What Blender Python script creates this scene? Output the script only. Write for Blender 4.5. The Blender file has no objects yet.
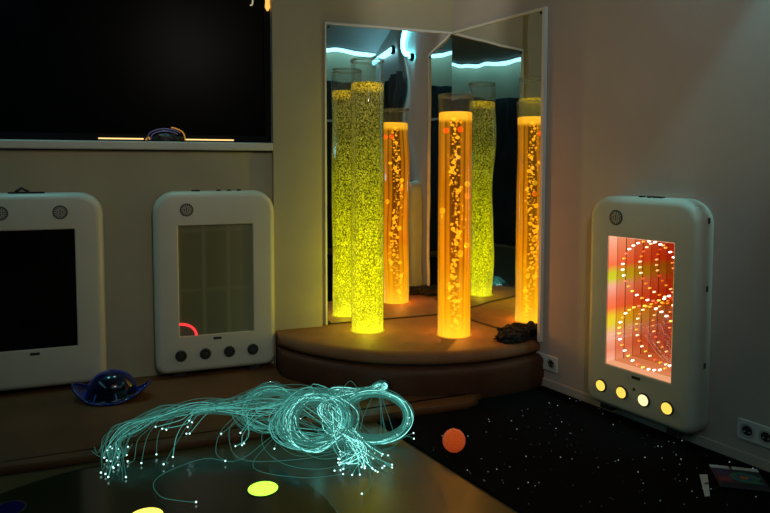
import bpy, bmesh, math, random
from mathutils import Vector, Matrix, noise
random.seed(7)
S = bpy.context.scene
COL = S.collection
PI = math.pi

# ------------------------------------------------------------------ helpers
def link(o, parent=None):
    COL.objects.link(o)
    if parent is not None:
        o.parent = parent
    return o

def obj(name, bm, mat, parent=None, smooth=False, loc=None, rotz=0.0):
    me = bpy.data.meshes.new(name)
    bmesh.ops.recalc_face_normals(bm, faces=bm.faces[:])
    bm.to_mesh(me); bm.free()
    for mm in (mat if isinstance(mat, (list, tuple)) else [mat]):
        me.materials.append(mm)
    if smooth:
        for p in me.polygons: p.use_smooth = True
    o = bpy.data.objects.new(name, me)
    link(o, parent)
    if loc is not None: o.location = loc
    o.rotation_euler = (0, 0, rotz)
    return o

def obj_raw(name, verts, faces, mat, parent=None, smooth=True, midx=None):
    me = bpy.data.meshes.new(name)
    me.from_pydata(verts, [], faces)
    for mm in (mat if isinstance(mat, (list, tuple)) else [mat]):
        me.materials.append(mm)
    for i, p in enumerate(me.polygons):
        p.use_smooth = smooth
        if midx is not None: p.material_index = midx[i]
    o = bpy.data.objects.new(name, me)
    return link(o, parent)

def thing(name, label, cat, loc=(0, 0, 0), rotz=0.0, group=None):
    o = bpy.data.objects.new(name, None); COL.objects.link(o)
    o.empty_display_size = 0.05
    o.location = loc; o.rotation_euler = (0, 0, rotz)
    o['label'] = label; o['category'] = cat
    if group: o['group'] = group
    return o

def tag(o, label, cat, group=None):
    o['label'] = label; o['category'] = cat
    if group: o['group'] = group
    return o

def struct(o):
    o['kind'] = 'structure'; return o

def box(bm, x0, x1, y0, y1, z0, z1, M=None):
    vs = [bm.verts.new(v) for v in ((x0,y0,z0),(x1,y0,z0),(x1,y1,z0),(x0,y1,z0),(x0,y0,z1),(x1,y0,z1),(x1,y1,z1),(x0,y1,z1))]
    for f in ((0,3,2,1),(4,5,6,7),(0,1,5,4),(1,2,6,5),(2,3,7,6),(3,0,4,7)):
        bm.faces.new([vs[i] for i in f])
    if M is not None:
        for v in vs: v.co = M @ v.co
    return vs

def bevel_all(bm, w, seg=2):
    bmesh.ops.bevel(bm, geom=bm.edges[:], offset=w, segments=seg, affect='EDGES', profile=0.5)

def loft(bm, loops, cap0=False, cap1=False, close=False):
    rows = [[bm.verts.new(p) for p in L] for L in loops]
    n = len(rows[0])
    for a, b in zip(rows[:-1], rows[1:]):
        for i in range(n):
            j = (i + 1) % n
            try: bm.faces.new((a[i], a[j], b[j], b[i]))
            except ValueError: pass
    if cap0: bm.faces.new(rows[0][::-1])
    if cap1: bm.faces.new(rows[-1])
    return rows

def lathe(bm, prof, seg=48, cap0=False, cap1=False, closed=False):
    loops = [[(r*math.cos(2*PI*i/seg), r*math.sin(2*PI*i/seg), z) for i in range(seg)] for r, z in prof]
    if closed: loops.append(loops[0])
    rows = loft(bm, loops, cap0, cap1)
    if closed: bmesh.ops.remove_doubles(bm, verts=bm.verts[:], dist=1e-6)
    return rows

def disc_y(bm, cx, cz, r, y0, y1, seg=24, bev=0.0):
    """a short cylinder along y (front at y1 < y0)"""
    L = []
    for (rr, yy) in ((r, y0), (r, y1 + bev), (r - bev, y1)):
        L.append([(cx + rr*math.cos(2*PI*i/seg), yy, cz + rr*math.sin(2*PI*i/seg)) for i in range(seg)])
    loft(bm, L, True, True)

def tube_mesh(pts, rad, seg=4, taper=None):
    verts, faces = [], []
    n = len(pts)
    up = Vector((0.13, 0.27, 0.95)).normalized()
    for k, p in enumerate(pts):
        p = Vector(p)
        t = (Vector(pts[min(k+1, n-1)]) - Vector(pts[max(k-1, 0)]))
        if t.length < 1e-9: t = Vector((1, 0, 0))
        t.normalize()
        a = t.cross(up)
        if a.length < 1e-3: a = t.cross(Vector((1, 0, 0)))
        a.normalize(); b = t.cross(a)
        rr = rad if taper is None else rad*taper(k/(n-1))
        for i in range(seg):
            an = 2*PI*i/seg
            q = p + a*math.cos(an)*rr + b*math.sin(an)*rr
            verts.append(q[:])
        if k:
            o0, o1 = (k-1)*seg, k*seg
            for i in range(seg):
                j = (i+1) % seg
                faces.append((o0+i, o0+j, o1+j, o1+i))
    faces.append(tuple(range(seg))[::-1]); faces.append(tuple(range((n-1)*seg, n*seg)))
    return verts, faces

def catmull(P, sub=8, closed=False):
    P = [Vector(p) for p in P]; out = []
    n = len(P)
    for i in range(n-1):
        p0 = P[max(i-1, 0)]; p1 = P[i]; p2 = P[i+1]; p3 = P[min(i+2, n-1)]
        for k in range(sub):
            t = k/sub
            out.append(0.5*((2*p1) + (p2-p0)*t + (2*p0-5*p1+4*p2-p3)*t*t + (3*p1-p0-3*p2+p3)*t**3))
    out.append(P[-1])
    return out

def ico(bm, c, r, sub=1, M=None):
    T = Matrix.Translation(Vector(c)) @ Matrix.Diagonal((r, r, r, 1))
    return bmesh.ops.create_icosphere(bm, subdivisions=sub, radius=1.0, matrix=T)['verts']

# ------------------------------------------------------------------ materials
class NT:
    def __init__(s, name):
        s.m = bpy.data.materials.new(name); s.m.use_nodes = True
        s.t = s.m.node_tree; s.t.nodes.clear()
        s.out = s.n('ShaderNodeOutputMaterial')
    def n(s, t, **kw):
        x = s.t.nodes.new(t)
        for k, v in kw.items(): setattr(x, k, v)
        return x
    def l(s, a, b): s.t.links.new(a, b)
    def coord(s, scale=(1,1,1)):
        tc = s.n('ShaderNodeTexCoord'); mp = s.n('ShaderNodeMapping'); mp.inputs['Scale'].default_value = scale
        s.l(tc.outputs['Object'], mp.inputs['Vector']); return mp.outputs['Vector']
    def noise(s, vec, scale, detail=2.0, rough=0.5):
        x = s.n('ShaderNodeTexNoise'); x.inputs['Scale'].default_value = scale
        x.inputs['Detail'].default_value = detail; x.inputs['Roughness'].default_value = rough
        s.l(vec, x.inputs['Vector']); return x.outputs['Fac']
    def ramp(s, fac, stops, interp='LINEAR'):
        r = s.n('ShaderNodeValToRGB'); r.color_ramp.interpolation = interp
        e = r.color_ramp.elements
        while len(e) < len(stops): e.new(0.5)
        for el, (p, c) in zip(e, stops):
            el.position = p; el.color = (c[0], c[1], c[2], 1.0) if not isinstance(c, (int, float)) else (c, c, c, 1)
        s.l(fac, r.inputs['Fac']); return r.outputs['Color']
    def math(s, op, a, b=None, c=None):
        x = s.n('ShaderNodeMath', operation=op)
        for i, v in enumerate((a, b, c)):
            if v is None: continue
            if isinstance(v, (int, float)): x.inputs[i].default_value = v
            else: s.l(v, x.inputs[i])
        return x.outputs[0]
    def mixc(s, fac, a, b, mode='MIX'):
        x = s.n('ShaderNodeMix', data_type='RGBA', blend_type=mode)
        for i, v in ((0, fac), (6, a), (7, b)):
            if isinstance(v, (int, float)): x.inputs[i].default_value = v
            elif isinstance(v, tuple): x.inputs[i].default_value = (v[0], v[1], v[2], 1)
            else: s.l(v, x.inputs[i])
        return x.outputs[2]
    def mixs(s, fac, a, b):
        x = s.n('ShaderNodeMixShader')
        if isinstance(fac, (int, float)): x.inputs[0].default_value = fac
        else: s.l(fac, x.inputs[0])
        s.l(a, x.inputs[1]); s.l(b, x.inputs[2]); return x.outputs[0]
    def done(s, sh): s.l(sh, s.out.inputs['Surface']); return s.m

def pbr(name, col, rough=0.5, metal=0.0, spec=0.5, var=0.12, nscale=6.0, bump=0.0, bscale=80.0, emit=None, estr=0.0, sheen=0.0):
    k = NT(name)
    v = k.coord()
    f = k.noise(v, nscale, 4.0, 0.6)
    c = k.ramp(f, ((0.3, tuple(x*(1-var) for x in col)), (0.7, tuple(min(1, x*(1+var)) for x in col))))
    p = k.n('ShaderNodeBsdfPrincipled')
    k.l(c, p.inputs['Base Color'])
    p.inputs['Roughness'].default_value = rough; p.inputs['Metallic'].default_value = metal
    p.inputs['Specular IOR Level'].default_value = spec
    if sheen: p.inputs['Sheen Weight'].default_value = sheen
    if bump:
        b = k.n('ShaderNodeBump'); b.inputs['Strength'].default_value = bump; b.inputs['Distance'].default_value = 0.004
        k.l(k.noise(v, bscale, 3.0), b.inputs['Height']); k.l(b.outputs['Normal'], p.inputs['Normal'])
    if emit:
        p.inputs['Emission Color'].default_value = (*emit, 1); p.inputs['Emission Strength'].default_value = estr
    return k.done(p.outputs[0])

def emis(name, col, st, sample=True):
    k = NT(name)
    e = k.n('ShaderNodeEmission'); e.inputs['Color'].default_value = (*col, 1); e.inputs['Strength'].default_value = st
    m = k.done(e.outputs[0])
    if not sample:
        try: m.cycles.emission_sampling = 'NONE'
        except Exception: pass
    return m

M_wall = pbr('wall_paint', (0.40, 0.355, 0.235), 0.85, var=0.05, nscale=3, bump=0.05, bscale=150)
M_wallr = pbr('wall_paint_right', (0.46, 0.385, 0.35), 0.85, var=0.05, nscale=3, bump=0.05, bscale=150)
M_dark = pbr('dark_curtain_cloth', (0.012, 0.022, 0.028), 0.9, var=0.5, nscale=2.0)
M_ceil = pbr('ceiling_paint', (0.5, 0.5, 0.5), 0.9, var=0.03)
M_white = pbr('white_moulded_plastic', (0.54, 0.52, 0.43), 0.42, var=0.04, nscale=4, bump=0.04, bscale=300)
M_trimw = pbr('pale_trim', (0.62, 0.63, 0.62), 0.35, var=0.04)
M_black = pbr('black_plastic', (0.012, 0.012, 0.012), 0.45, var=0.2)
M_blackgrey = pbr('dark_grey_plastic', (0.03, 0.03, 0.03), 0.5, var=0.2)
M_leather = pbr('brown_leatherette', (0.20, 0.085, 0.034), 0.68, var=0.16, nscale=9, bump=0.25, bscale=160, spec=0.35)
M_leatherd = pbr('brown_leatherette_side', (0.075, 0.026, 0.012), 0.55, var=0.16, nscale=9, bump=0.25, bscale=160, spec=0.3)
M_seam = pbr('dark_seam', (0.02, 0.009, 0.005), 0.8)
M_mat = pbr('brown_mat_vinyl', (0.115, 0.042, 0.013), 0.55, var=0.2, nscale=5, bump=0.2, bscale=140, spec=0.3)
M_floor = pbr('brown_glossy_floor', (0.085, 0.055, 0.020), 0.36, var=0.25, nscale=3, spec=0.45)
M_disc = pbr('dark_glossy_inlay', (0.022, 0.024, 0.010), 0.14, var=0.3, nscale=3, spec=0.5)
M_carpet = pbr('black_carpet', (0.003, 0.003, 0.0035), 1.0, var=0.6, nscale=200, bump=0.5, bscale=400, spec=0.05)
M_sill = pbr('sill_paint', (0.55, 0.55, 0.50), 0.5, var=0.04)
M_frame = pbr('window_frame_dark', (0.0025, 0.003, 0.005), 0.6, spec=0.1)
M_cyan = emis('cyan_led_light', (0.30, 0.85, 1.0), 3.0)
M_cyan2 = emis('cyan_led_light_soft', (0.16, 0.80, 1.0), 4.0)
M_cyan3 = emis('cyan_neon_light', (0.12, 0.80, 1.0), 11.0)
M_warm = emis('amber_glint_light', (1.0, 0.50, 0.10), 1.2)
M_warmw = emis('warm_white_light', (1.0, 0.62, 0.22), 1.6)
M_green = emis('green_floor_light', (0.36, 1.0, 0.05), 2.3)
M_orange_l = emis('amber_floor_light', (1.0, 0.72, 0.10), 2.2)
M_blue_l = emis('blue_floor_light', (0.05, 0.05, 0.5), 0.02)
M_redarc = emis('red_neon_light', (1.0, 0.045, 0.05), 1.3)
M_button = emis('yellow_button_light', (1.0, 0.68, 0.10), 1.15)
M_button2 = emis('pale_button_light', (1.0, 0.85, 0.42), 1.25)
M_fibre = emis('fibre_glow', (0.12, 0.62, 0.53), 0.72, False)
M_fibreb = emis('fibre_glow_bright', (0.25, 0.82, 0.73), 1.6, False)
M_fibred = emis('fibre_glow_dim', (0.09, 0.42, 0.33), 0.33, False)
M_neck = emis('fibre_neck_glow', (0.30, 0.95, 0.86), 1.5, False)
M_tip = emis('fibre_tip_glow', (0.55, 1.0, 0.92), 2.2, False)
M_star = emis('star_glow', (0.62, 0.85, 0.90), 0.11, False)
M_starb = emis('star_glow_bright', (0.75, 0.95, 1.0), 0.34, False)
M_bluep = pbr('blue_glossy_plastic', (0.004, 0.012, 0.14), 0.16, var=0.2, spec=0.7)
k = NT('blue_rim_light_plastic'); pb = k.n('ShaderNodeBsdfPrincipled'); lw = k.n('ShaderNodeLayerWeight'); lw.inputs['Blend'].default_value = 0.45
k.l(k.ramp(lw.outputs['Facing'], ((0.0, (0.002, 0.003, 0.010)), (0.45, (0.003, 0.008, 0.05)), (0.8, (0.010, 0.03, 0.36)))), pb.inputs['Base Color'])  # blue highlight along the outline is put into the base colour
pb.inputs['Roughness'].default_value = 0.15
M_bluec = k.done(pb.outputs[0])
M_paperw = pbr('white_card', (0.42, 0.44, 0.44), 0.6)
M_purple = pbr('purple_print', (0.045, 0.013, 0.045), 0.6, var=0.4, nscale=12)
M_darkcover = pbr('dark_print', (0.012, 0.010, 0.016), 0.5)
M_printr = pbr('red_print', (0.18, 0.02, 0.02), 0.5)
M_printg = pbr('green_print', (0.02, 0.14, 0.08), 0.5)
M_printo = pbr('orange_print', (0.3, 0.09, 0.02), 0.5)
M_printb = pbr('blue_print', (0.02, 0.08, 0.16), 0.5)
M_cloth = pbr('black_knit', (0.006, 0.006, 0.007), 0.95, var=0.5, nscale=40, bump=0.6, bscale=300)
M_foam = pbr('orange_fluffy_foam', (0.85, 0.13, 0.025), 0.95, var=0.3, nscale=60, bump=0.8, bscale=260, sheen=0.3, emit=(0.9, 0.10, 0.01), estr=0.28)  # slight emission stands in for light falling on the ball
M_screw = pbr('black_screw', (0.01, 0.01, 0.01), 0.4)

def mirror_mat():
    k = NT('acrylic_mirror')
    g = k.n('ShaderNodeBsdfGlossy'); g.inputs['Roughness'].default_value = 0.0
    f = k.noise(k.coord(), 2.0)
    k.l(k.ramp(f, ((0.3, (0.82, 0.84, 0.85)), (0.7, (0.86, 0.88, 0.88)))), g.inputs['Color'])
    return k.done(g.outputs[0])
M_mirror = mirror_mat()

def glass_mat(name, tint, edge, refl=1.0, haze=0.0, zcut=None):
    k = NT(name)
    tr = k.n('ShaderNodeBsdfTransparent')
    lw = k.n('ShaderNodeLayerWeight'); lw.inputs['Blend'].default_value = 0.35
    c = k.mixc(k.math('POWER', lw.outputs['Facing'], 2.5), tint, edge)
    k.l(c, tr.inputs['Color'])
    g = k.n('ShaderNodeBsdfGlossy'); g.inputs['Roughness'].default_value = 0.04
    fr = k.n('ShaderNodeFresnel'); fr.inputs['IOR'].default_value = 1.35
    d = k.n('ShaderNodeBsdfDiffuse'); d.inputs['Color'].default_value = (0.55, 0.58, 0.58, 1)
    if zcut is not None:
        tc = k.n('ShaderNodeTexCoord'); sp = k.n('ShaderNodeSeparateXYZ'); k.l(tc.outputs['Object'], sp.inputs[0])
        haze = k.math('MULTIPLY', k.math('GREATER_THAN', sp.outputs['Z'], zcut), haze)
    s1 = k.mixs(haze, tr.outputs[0], d.outputs[0])
    s = k.mixs(k.math('MULTIPLY', fr.outputs[0], refl), s1, g.outputs[0])
    return k.done(s)
def acryl(zc): return glass_mat('clear_acrylic', (0.98, 0.985, 0.98), (0.90, 0.92, 0.92), 0.22, 0.035, zc)
M_acrylrim = glass_mat('acrylic_rim', (0.85, 0.88, 0.88), (0.8, 0.84, 0.84), 0.6, 0.16)

def zramp(k, ztop, stops):
    tc = k.n('ShaderNodeTexCoord'); sp = k.n('ShaderNodeSeparateXYZ'); k.l(tc.outputs['Object'], sp.inputs[0])
    f = k.math('DIVIDE', sp.outputs['Z'], ztop)
    return k.ramp(f, stops)

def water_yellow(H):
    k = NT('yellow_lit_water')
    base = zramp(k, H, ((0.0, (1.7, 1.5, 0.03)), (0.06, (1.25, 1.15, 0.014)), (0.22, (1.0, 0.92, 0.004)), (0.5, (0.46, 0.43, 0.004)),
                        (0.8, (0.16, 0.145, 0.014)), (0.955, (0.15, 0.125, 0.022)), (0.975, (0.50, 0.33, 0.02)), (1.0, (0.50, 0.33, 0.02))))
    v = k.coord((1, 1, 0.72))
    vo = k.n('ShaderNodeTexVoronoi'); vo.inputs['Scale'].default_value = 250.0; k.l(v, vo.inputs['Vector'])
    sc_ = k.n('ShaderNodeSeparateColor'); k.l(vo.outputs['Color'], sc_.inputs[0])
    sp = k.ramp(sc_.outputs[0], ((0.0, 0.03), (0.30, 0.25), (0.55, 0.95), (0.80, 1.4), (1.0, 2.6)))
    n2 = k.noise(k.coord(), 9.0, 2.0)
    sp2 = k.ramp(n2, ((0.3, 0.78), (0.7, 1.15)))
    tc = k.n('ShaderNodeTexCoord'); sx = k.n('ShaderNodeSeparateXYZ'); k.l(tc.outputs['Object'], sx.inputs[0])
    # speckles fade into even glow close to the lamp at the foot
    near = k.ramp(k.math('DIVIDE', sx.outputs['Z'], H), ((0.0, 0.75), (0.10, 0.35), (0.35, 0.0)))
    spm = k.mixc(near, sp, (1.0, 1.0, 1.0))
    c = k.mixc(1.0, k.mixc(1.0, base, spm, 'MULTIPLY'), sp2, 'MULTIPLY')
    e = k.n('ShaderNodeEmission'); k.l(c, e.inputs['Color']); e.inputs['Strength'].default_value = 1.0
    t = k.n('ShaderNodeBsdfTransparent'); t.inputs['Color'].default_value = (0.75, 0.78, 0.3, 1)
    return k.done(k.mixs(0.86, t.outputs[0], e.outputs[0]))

def water_orange(H):
    k = NT('orange_lit_water')
    edge = zramp(k, H, ((0.0, (2.2, 1.1, 0.04)), (0.10, (1.8, 0.74, 0.006)), (0.35, (1.45, 0.42, 0.001)), (0.7, (0.90, 0.27, 0.001)),
                        (0.955, (0.75, 0.27, 0.01)), (0.97, (1.5, 0.72, 0.03)), (1.0, (1.6, 0.8, 0.05))))
    core = zramp(k, H, ((0.0, (2.0, 1.0, 0.04)), (0.10, (1.1, 0.46, 0.008)), (0.35, (0.34, 0.085, 0.002)), (0.7, (0.13, 0.040, 0.002)),
                        (0.955, (0.16, 0.06, 0.004)), (0.97, (1.5, 0.72, 0.03)), (1.0, (1.6, 0.8, 0.05))))
    lw = k.n('ShaderNodeLayerWeight'); lw.inputs['Blend'].default_value = 0.5
    f = k.ramp(lw.outputs['Facing'], ((0.0, 0.0), (0.04, 0.05), (0.07, 0.7), (0.13, 0.55), (0.18, 0.10), (0.25, 0.9), (0.45, 1.0), (0.58, 0.5), (1.0, 0.7)))  # bright and dark bands imitate light bent by the round water column
    v = k.coord((1, 1, 0.45)); n = k.noise(v, 14.0, 2.0)
    f2 = k.math('MULTIPLY', f, k.ramp(n, ((0.3, 0.75), (0.65, 1.15))))
    c = k.mixc(f2, core, edge)
    e = k.n('ShaderNodeEmission'); k.l(c, e.inputs['Color'])
    t = k.n('ShaderNodeBsdfTransparent'); t.inputs['Color'].default_value = (1.0, 0.75, 0.3, 1)
    return k.done(k.mixs(0.58, t.outputs[0], e.outputs[0]))

def bubble_mat(name, edge, core, st, op=0.85):
    k = NT(name)
    lw = k.n('ShaderNodeLayerWeight'); lw.inputs['Blend'].default_value = 0.4
    c = k.mixc(lw.outputs['Facing'], core, edge)
    e = k.n('ShaderNodeEmission'); k.l(c, e.inputs['Color']); e.inputs['Strength'].default_value = st
    t = k.n('ShaderNodeBsdfTransparent')
    m = k.done(k.mixs(op, t.outputs[0], e.outputs[0])); m.cycles.emission_sampling = 'NONE'; return m
M_bub_o = bubble_mat('orange_bubble', (1.0, 0.62, 0.05), (0.7, 0.25, 0.01), 5.0)
M_bub_y = bubble_mat('yellow_bubble', (0.9, 0.8, 0.1), (0.35, 0.3, 0.01), 1.6, 0.22)

# ------------------------------------------------------------------ layout constants
AX = 103.256*PI/180                        # inner angle of the corner
E_ = Vector((-math.cos(AX), -math.sin(AX), 0))   # along the right wall, away from the corner
Mn = Vector((-math.sin(AX), math.cos(AX), 0))    # right wall's inward normal
RZ = math.atan2(E_.y, E_.x)
def RW(s, off=0.0, z=0.0): return E_*s + Mn*off + Vector((0, 0, z))
ZT, ZB = 1.993, 0.238
CEIL = 2.7
XL, YB = -4.8, -4.75
PIL0, PIL1, PILY = -1.133, -0.853, -0.045

# camera (30 mm, slightly shifted principal point)
cam = bpy.data.cameras.new('camera'); co = bpy.data.objects.new('camera', cam); COL.objects.link(co)
yaw, pitch, roll, F = 0.34806, 0.05876, 0.00127, 636.909
CP = Vector((-1.76765, -3.63702, 1.17792))
fwd = Vector((math.sin(yaw)*math.cos(pitch), math.cos(yaw)*math.cos(pitch), -math.sin(pitch)))
rt = Vector((math.cos(yaw), -math.sin(yaw), 0)); up = rt.cross(fwd)
rt, up = rt*math.cos(roll)+up*math.sin(roll), up*math.cos(roll)-rt*math.sin(roll)
co.matrix_world = Matrix(((rt.x, up.x, -fwd.x, CP.x), (rt.y, up.y, -fwd.y, CP.y), (rt.z, up.z, -fwd.z, CP.z), (0, 0, 0, 1)))
cam.sensor_width = 36.0; cam.lens = F/770*36.0
cam.shift_y = -(256.5-203.2515)/770
cam.clip_start = 0.05
S.camera = co
def at(x, y, z):
    """world point at height z seen where the photo shows (x, y)"""
    v = fwd + rt*((x-385)/F) - up*((y-203.2515)/F)
    return CP + v*((z-CP.z)/v.z)

# ------------------------------------------------------------------ the room
bm = bmesh.new()
T = 0.15
box(bm, XL, PIL0, 0.0, T, 0, 1.255)                       # under the window
box(bm, XL, -3.3, 0.0, T, 1.255, CEIL)
box(bm, -3.3, PIL0, 0.0, T, 2.45, CEIL)
box(bm, PIL0, 0.25, 0.0, T, 0, CEIL)
box(bm, PIL0, PIL1, PILY, 0.0, 0, CEIL)                   # pier
struct(obj('wall_left', bm, M_wall))
RM = Matrix.Rotation(RZ, 4, 'Z')
bm = bmesh.new(); box(bm, 0.0, 5.2, 0.0, 0.15, 0, CEIL, RM); struct(obj('wall_right', bm, M_wallr))
bm = bmesh.new(); box(bm, XL-0.2, 1.6, YB-0.15, YB, 0, CEIL); struct(obj('wall_rear', bm, M_wall))
bm = bmesh.new(); box(bm, XL-0.15, XL, YB, 0.15, 0, CEIL); struct(obj('wall_far', bm, M_wall))
bm = bmesh.new(); box(bm, XL-0.2, 1.8, YB-0.2, 0.3, -0.1, 0.0); struct(obj('floor', bm, M_floor))
bm = bmesh.new(); box(bm, XL-0.2, 1.8, YB-0.2, 0.3, CEIL, CEIL+0.1); struct(obj('ceiling', bm, M_ceil))
bm = bmesh.new(); box(bm, 0.78, 4.7, -0.012, 0.0, 0.0, 0.045, RM); bevel_all(bm, 0.003, 1)
struct(obj('baseboard_right', bm, M_wallr))

# window with sill
win = bpy.data.objects.new('window_1', None); COL.objects.link(win); win.location = (-2.2, 0, 1.25); struct(win)
def wpart(name, bm, mat):
    o = obj(name, bm, mat, win); o.location = (2.2, 0, -1.25); return o
bm = bmesh.new()
box(bm, -3.3, PIL0, 0.02, 0.09, 1.305, 1.345); box(bm, -3.3, PIL0, 0.02, 0.09, 2.41, 2.45)
box(bm, -3.3, -3.25, 0.02, 0.09, 1.345, 2.41); box(bm, -1.168, PIL0, 0.02, 0.09, 1.345, 2.41)
wpart('window_frame', bm, M_frame)
k = NT('black_night_glass')
p_ = k.n('ShaderNodeBsdfPrincipled'); f = k.noise(k.coord(), 1.5)
k.l(k.ramp(f, ((0.3, (0.0010, 0.0012, 0.0016)), (0.7, (0.0018, 0.002, 0.0026)))), p_.inputs['Base Color'])
p_.inputs['Roughness'].default_value = 0.3; p_.inputs['Specular IOR Level'].default_value = 0.03
M_night = k.done(p_.outputs[0])
bm = bmesh.new(); box(bm, -3.25, -1.168, 0.05, 0.06, 1.345, 2.41); wpart('pane', bm, M_night)
bm = bmesh.new(); box(bm, -3.3, PIL0-0.001, -0.05, 0.10, 1.262, 1.305); bevel_all(bm, 0.006, 2); wpart('window_sill', bm, M_sill)

# cyan LED strips round the ceiling edge, seen in the mirrors
def strip(label, p0, p1, w=0.05, m=None):
    t = (Vector(p1)-Vector(p0)); L = t.length
    o = thing('led_strip', label, 'light strip', p0, math.atan2(t.y, t.x), group='cyan ceiling strips')
    bm = bmesh.new(); box(bm, 0, L, -w/2-0.006, w/2+0.006, 0.0, 0.02); obj('channel', bm, M_trimw, o)
    bm = bmesh.new(); box(bm, 0.01, L-0.01, -w/2, w/2, -0.02, 0.0); obj('diffuser', bm, m or M_cyan, o)
    return o
ZS = CEIL-0.02
strip('cyan glowing strip under the ceiling, the bright wavy line in the left mirror', (-2.6, YB+0.115, ZS), (1.05, YB+0.115, ZS), 0.21)
strip('cyan glowing strip of the side wall, the bright wavy line in the right mirror', (XL+0.115, -4.4, ZS), (XL+0.115, -0.3, ZS), 0.21)
strip('cyan glowing strip high above the window and two pale panels', (-3.6, -0.10, ZS), (-1.40, -0.10, ZS), 0.03, M_cyan2)
# drooping strip, added to lengthen the mirrored line, and open loop on right wall
def neon(name, label, cat, P, rad, m):
    P = catmull(P, 8)
    root = thing(name, label, cat, P[0])
    v_, f_ = tube_mesh([p-P[0] for p in P], rad, 10); obj_raw('light_tube', v_, f_, m, root)
    for q in (P[0], P[-1]):
        v_, f_ = tube_mesh([q-P[0]-Vector((0.012, 0, 0)), q-P[0]+Vector((0.012, 0, 0))], rad*1.5, 8); obj_raw('end_clip', v_, f_, M_black, root)
neon('neon_strip', 'added cyan strip sloping down the right wall behind the camera, end of the left wavy line', 'light strip',
     [RW(4.75, 0.04, 2.56), RW(4.0, 0.04, 2.50), RW(3.3, 0.04, 2.43), RW(2.62, 0.05, 2.37)], 0.036, M_cyan)
neon('neon_loop', 'cyan open light loop high on the right wall, a bright C in the left mirror', 'light loop',
     [RW(1.50, 0.03, 2.47), RW(1.72, 0.03, 2.43), RW(1.95, 0.03, 2.32), RW(1.90, 0.03, 2.22), RW(1.66, 0.03, 2.17), RW(1.52, 0.03, 2.12)], 0.024, M_cyan3)

# dark curtain and rail on the wall behind, reflected in the mirrors
bm = bmesh.new()
N = 220; rows = []
for zz in (0.06, 2.26):
    rows.append([bm.verts.new((XL+0.02+5.75*i/N, YB+0.09+0.035*math.sin(i*0.72)+0.015*math.sin(i*0.23), zz)) for i in range(N+1)])
for i in range(N): bm.faces.new((rows[0][i], rows[0][i+1], rows[1][i+1], rows[1][i]))
o = obj('curtain', bm, M_dark, smooth=True); tag(o, 'dark teal-black curtain on the rear wall, seen reflected in the mirrors', 'curtain', 'dark curtains')
def curtain(label, p0, p1, z0, z1, nrm):
    p0 = Vector(p0); p1 = Vector(p1); L = (p1-p0).length; d = (p1-p0)/L; n = int(L*40)
    bm = bmesh.new(); rows = []
    for zz in (z0, z1):
        rows.append([bm.verts.new(p0+d*(L*i/n)+nrm*(0.03*math.sin(i*0.72)+0.012*math.sin(i*0.23))+Vector((0, 0, zz))) for i in range(n+1)])
    for i in range(n): bm.faces.new((rows[0][i], rows[0][i+1], rows[1][i+1], rows[1][i]))
    tag(obj('curtain', bm, M_dark, smooth=True), label, 'curtain', 'dark curtains')
curtain('added dark curtain on the right wall beyond the lit panel, seen only in the left mirror', RW(2.08, 0.06), RW(4.7, 0.06), 0.05, 2.06, Mn)  # this and the next curtain added to darken what the mirrors reflect
curtain('added dark curtain on the far side wall, seen only in the right mirror', (XL+0.06, -4.6, 0), (XL+0.06, -0.1, 0), 0.05, 2.2, Vector((1, 0, 0)))
bm = bmesh.new(); box(bm, -2.4, 1.0, YB+0.155, YB+0.18, 1.775, 1.80); o = obj('trim_1', bm, M_trimw); struct(o)

# ------------------------------------------------------------------ mirrors
def mirror(label, s0, s1, rotz, flip, seed):
    """mirror sheet in a local frame: x along the wall, front faces -y"""
    root = thing('wall_mirror', label, 'mirror', (0, 0, 0), rotz, group='mirrors in the corner')
    nx, nz = 48, 84
    verts, faces = [], []
    for j in range(nz+1):
        for i in range(nx+1):
            x = s0+(s1-s0)*i/nx; z = ZB+(ZT-ZB)*j/nz
            d = 0.0017*noise.noise(Vector((x*2.6+seed, z*3.0, seed*1.7))) + 0.00055*noise.noise(Vector((x*6.5, z*4.0+seed, 4.1)))
            verts.append((x, -0.014+d, z))
    for j in range(nz):
        for i in range(nx):
            a = j*(nx+1)+i; faces.append((a, a+1, a+nx+2, a+nx+1))
    obj_raw('mirror_sheet', verts, faces, M_mirror, root)
    bm = bmesh.new(); box(bm, s0, s1, -0.008, -0.001, ZB, ZT); obj('backing', bm, M_trimw, root)
    bm = bmesh.new()
    w = 0.010
    oz = 0.012
    box(bm, s0-0.0, s1, -0.022, -0.001, ZT, ZT+oz)
    if flip: box(bm, s1, s1+0.018, -0.024, -0.001, ZB, ZT+oz)
    else: box(bm, s0-w, s0, -0.022, -0.001, ZB, ZT+oz)
    obj('edge_strip', bm, M_trimw, root)
    bm = bmesh.new(); box(bm, s0, s1, -0.021, -0.012, ZB, ZB+0.006); obj('bottom_strip', bm, M_seam, root)
    for (sx, sz) in ((s0+0.014, ZT-0.014), (s1-0.014, ZT-0.014), ((s1-0.012) if flip else (s0+0.012), ZB+0.014)):
        bm = bmesh.new(); disc_y(bm, sx, sz, 0.0075, -0.012, -0.022, 12, 0.002); obj('screw', bm, M_screw, root)
    return root
mirror('tall mirror on the left of the corner, behind the yellow-green bubble tube', -0.817, -0.004, 0.0, False, 1.3)
mirror('tall mirror on the right of the corner, with a pale strip down its outer edge', 0.004, 0.762, RZ, True, 5.9)

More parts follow.
